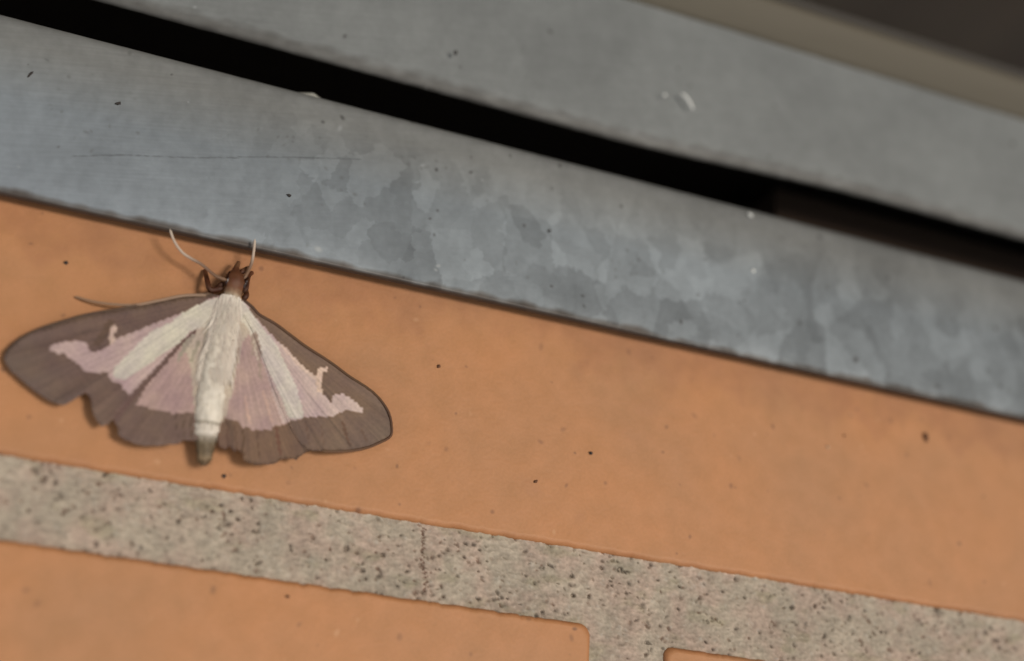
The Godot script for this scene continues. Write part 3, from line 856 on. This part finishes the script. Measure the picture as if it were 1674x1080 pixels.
	for k in range(1, 9):
		sp.append(Vector2(-45.0 - k * 0.36, 2.0 + k * 0.24 + sin(PI * k / 9.0) * 0.2))
	sp.append_array([Vector2(-48.2, 4.1), Vector2(-48.7, 4.15), Vector2(-48.7, 1.32), Vector2(-44.6, 1.32)])
	var seal_m := mat_of(0.7, 0.0, Color8(92, 84, 69))
	obj("seal_lip", extrude_mesh(sp, -560, 560, 4.0, 0.1, seal_n, 140, 26), seal_m, seal, Vector3(0, 0, 46))
	var door := base("door", "dark brown door face rising behind the beige seal strip", "door", Vector3(0, 1, -70))
	var door_m := mat_of(0.6)
	var dn := NoiseTexture2D.new()
	dn.width = 512
	dn.height = 512
	dn.seamless = true
	dn.noise = noise_of(44, 0.01, 3)
	var ramp := Gradient.new()
	ramp.colors = PackedColorArray([Color8(58, 49, 41), Color8(70, 60, 50)])
	dn.color_ramp = ramp
	door_m.albedo_texture = dn
	door_m.uv1_triplanar = true
	door_m.uv1_scale = Vector3(9, 0.8, 9)
	var leaf := BoxMesh.new()
	leaf.size = Vector3(1.12, 2.05, 0.042)
	obj("door_leaf", leaf, door_m, door, Vector3(0, 1025 + 4.2, -48.9 - 21 + 70))

	build_moth()

	# crumbs, flakes and chips lying about
	var tones := {"dark": Color8(52, 46, 42), "rust": Color8(106, 70, 46), "pale": Color8(196, 158, 124), "white": Color8(236, 234, 226)}
	var mats := {}
	for t in tones:
		mats[t] = mat_of(0.85, 0.0, tones[t])
	var rows := [
		[Vector3(-41.75, 2.04, -13.58), Vector3(0.55, 0.28, 0.30), -20, "dark", "dark crumb on the steel edging strip, nearest its left end"],
		[Vector3(-24.59, 2.04, -8.13), Vector3(0.40, 0.25, 0.30), 10, "dark", "dark crumb midway across the steel edging strip, up and right of the moth's antennae"],
		[Vector3(-49.86, 2.04, -14.39), Vector3(0.22, 0.15, 0.75), 25, "dark", "thin upright dark fleck on the steel edging near the slot, top left of the photo"],
		[Vector3(2.64, 2.04, -11.11), Vector3(0.50, 0.20, 0.25), -25, "dark", "lone dark crumb on the spangled middle of the steel edging strip"],
		[Vector3(-9.18, 2.04, -29.84), Vector3(0.35, 0.30, 0.55), 10, "dark", "dark crumb on the steel threshold cover across the slot"],
		[Vector3(-43.28, 0.00, 2.80), Vector3(0.35, 0.25, 0.30), 0, "dark", "small dark crumb on the orange tile above the moth's left wing"],
		[Vector3(-7.41, 0.00, 5.52), Vector3(0.30, 0.25, 0.42), 20, "rust", "small brown crumb on the orange tile just right of the moth's right wing"],
		[Vector3(9.12, 0.00, 11.52), Vector3(0.32, 0.26, 0.30), 0, "dark", "round dark crumb in the middle of the upper orange tile"],
		[Vector3(3.38, 0.00, 15.46), Vector3(0.40, 0.22, 0.24), -30, "rust", "flat brown crumb on the orange tile just above the mortar joint"],
		[Vector3(50.04, 0.00, 2.24), Vector3(0.50, 0.40, 1.25), -12, "rust", "long brown husk on the orange tile near the steel edging, right side of the photo"],
		[Vector3(39.23, 0.00, 4.03), Vector3(0.28, 0.20, 0.24), 0, "rust", "tiny brown crumb left of the long brown husk on the upper tile"],
		[Vector3(37.11, 0.00, 5.76), Vector3(0.42, 0.20, 0.34), 0, "pale", "pale flake on the orange tile below the tiny crumb"],
		[Vector3(-26.41, 0.00, 20.08), Vector3(0.40, 0.25, 0.35), 0, "dark", "dark crumb on the tile edge right below the moth's tail"],
		[Vector3(-19.37, 0.00, 29.94), Vector3(0.30, 0.20, 0.28), 0, "rust", "small brown crumb on the lower left tile, just under the mortar joint"],
		[Vector3(15.88, 2.04, -32.04), Vector3(0.40, 0.25, 0.30), 0, "white", "round white speck beside the curled white thread on the threshold cover"],
		[Vector3(26.69, 2.04, -19.24), Vector3(0.75, 0.30, 0.35), 35, "white", "white chip at the slot edge of the steel edging strip"],
		[Vector3(26.94, 2.04, -12.29), Vector3(0.42, 0.30, 0.36), 0, "white", "white chip in the middle of the steel edging, below the chip at the slot edge"]]
	var names := {"dark": "crumb", "rust": "crumb", "pale": "flake", "white": "chip"}
	for k in rows.size():
		var s: Vector3 = rows[k][1]
		var o := obj(numbered(names[rows[k][3]]), blob_mesh(s, 700 + k), mats[rows[k][3]], self, rows[k][0] + Vector3(0, s.y * 0.42, 0))
		o.rotation_degrees.y = -rows[k][2]
		tag(o, rows[k][4], names[rows[k][3]], "crumbs and specks lying on tile and steel")
	var pale: Color = tones["white"].srgb_to_linear()
	var vm := mat_of(0.7)
	vm.vertex_color_use_as_albedo = true
	var thread := obj("thread", tube_mesh([Vector3(17.91, 2.19, -32.90), Vector3(18.43, 2.39, -32.44), Vector3(19.01, 2.34, -31.81), Vector3(19.50, 2.16, -31.15)], 0.17, 0.12, [pale, pale], 7), vm, self)
	tag(thread, "short curled white thread on the grey threshold cover", "thread")


func mortar_band(parent: Node, mat: Material, x0: float, x1: float, z0: float, z1: float, step: float, gn: FastNoiseLite, sd: int) -> void:
	var nx := int((x1 - x0) / step) + 1
	var nz := int((z1 - z0) / step) + 1
	var hts := PackedFloat32Array()
	hts.resize(nx * nz)
	var cols := PackedColorArray()
	cols.resize(nx * nz)
	for i in nx:
		for j in nz:
			var x := x0 + i * step
			var z := z0 + j * step
			var s := gn.get_noise_2d(x * 0.12, z * 0.12)
			var m := gn.get_noise_2d(x * 0.7, z * 0.7)
			var f := gn.get_noise_2d(x * 2.2, z * 2.6)
			var e := gn.get_noise_2d(x * 0.8 + z * 0.2 + 210.0, z * 1.9)
			hts[i * nz + j] = -0.46 + s * 0.14 + m * 0.08 + f * 0.06 + e * 0.05
			var v := 1.05 + s * 0.09 + m * 0.07 + f * 0.10 + e * 0.13
			var c := Vector3(158, 145, 128).lerp(Vector3(164, 144, 128), clampf(gn.get_noise_2d(x * 0.2 + 70.0, z * 0.2) * 1.5 + 0.4, 0, 1)) * v
			# moss-tinged patches
			c = c.lerp(Vector3(136, 127, 104) * v, clampf(gn.get_noise_2d(x * 0.15 + 300.0, z * 0.3) * 1.6 - 0.4, 0, 0.5))
			cols[i * nz + j] = Color(c.x / 255.0, c.y / 255.0, c.z / 255.0).srgb_to_linear()
	# sand grains and pits
	var r := RandomNumberGenerator.new()
	r.seed = 900 + sd
	var area := (x1 - x0) * (z1 - z0)
	for k in int(area * 2.3):
		var cx := r.randf() * nx
		var cz := r.randf() * nz
		var cl := gn.get_noise_2d(cx * step * 0.25 + 500.0, cz * step * 0.25)
		var t := r.randf()
		var dark := t < 0.38 + cl * 0.8
		var big := r.randf() < (0.10 if dark else 0.04)
		var rx := r.randf_range(0.9, 2.2) * (1.7 if big else 1.0)
		var rz := rx * r.randf_range(0.4, 0.9)
		var turn := r.randfn() * 0.7
		var depth := -r.randf_range(0.10, 0.32) if dark else r.randf_range(0.02, 0.08)
		var col := (lin(56, 47, 38) if r.randf() < 0.7 else lin(104, 78, 62)) if dark else (lin(186, 178, 164) if r.randf() < 0.6 else lin(150, 128, 112))
		var stren := r.randf_range(0.3, 0.88) if dark else r.randf_range(0.1, 0.4)
		var ext := int(rx * 1.4) + 1
		for i in range(maxi(0, int(cx) - ext), mini(nx, int(cx) + ext + 1)):
			for j in range(maxi(0, int(cz) - ext), mini(nz, int(cz) + ext + 1)):
				var q := Vector2(i - cx, j - cz).rotated(turn)
				var d := Vector2(q.x / rx, q.y / rz).length()
				var a := clampf(1.45 - d + gn.get_noise_2d(i * 0.7 + k, j * 0.7) * 0.9, 0.0, 1.0)
				if a > 0.0:
					var at := i * nz + j
					hts[at] += depth * a
					cols[at] = cols[at].lerp(col, a * stren)
	# a thin rusty crack across the joint
	if sd == 0:
		var crack := [Vector2(-7.63, 21.44), Vector2(-7.13, 22.94), Vector2(-7.22, 24.70), Vector2(-6.72, 26.35), Vector2(-6.68, 28.11)]
		for k in crack.size() - 1:
			for q in 40:
				var p: Vector2 = (crack[k] as Vector2).lerp(crack[k + 1], q / 40.0)
				p.x += gn.get_noise_2d(p.y * 3.0, 77.0) * 0.5
				var ci := int((p.x - x0) / step)
				var cj := int((p.y - z0) / step)
				for w in r.randi_range(1, 2):
					if ci + w < nx and cj < nz and cj >= 0 and r.randf() < 0.8:
						cols[(ci + w) * nz + cj] = cols[(ci + w) * nz + cj].lerp(lin(92, 56, 40), 0.6)
						hts[(ci + w) * nz + cj] -= 0.12
	var pts := PackedVector3Array()
	for i in nx:
		for j in nz:
			pts.append(Vector3(x0 + i * step, minf(hts[i * nz + j], -0.12), z0 + j * step))
	var o := obj("mortar", grid_mesh(nx, nz, pts, PackedVector2Array(), cols, false, true), mat, parent)
	o.set_meta("kind", "stuff")
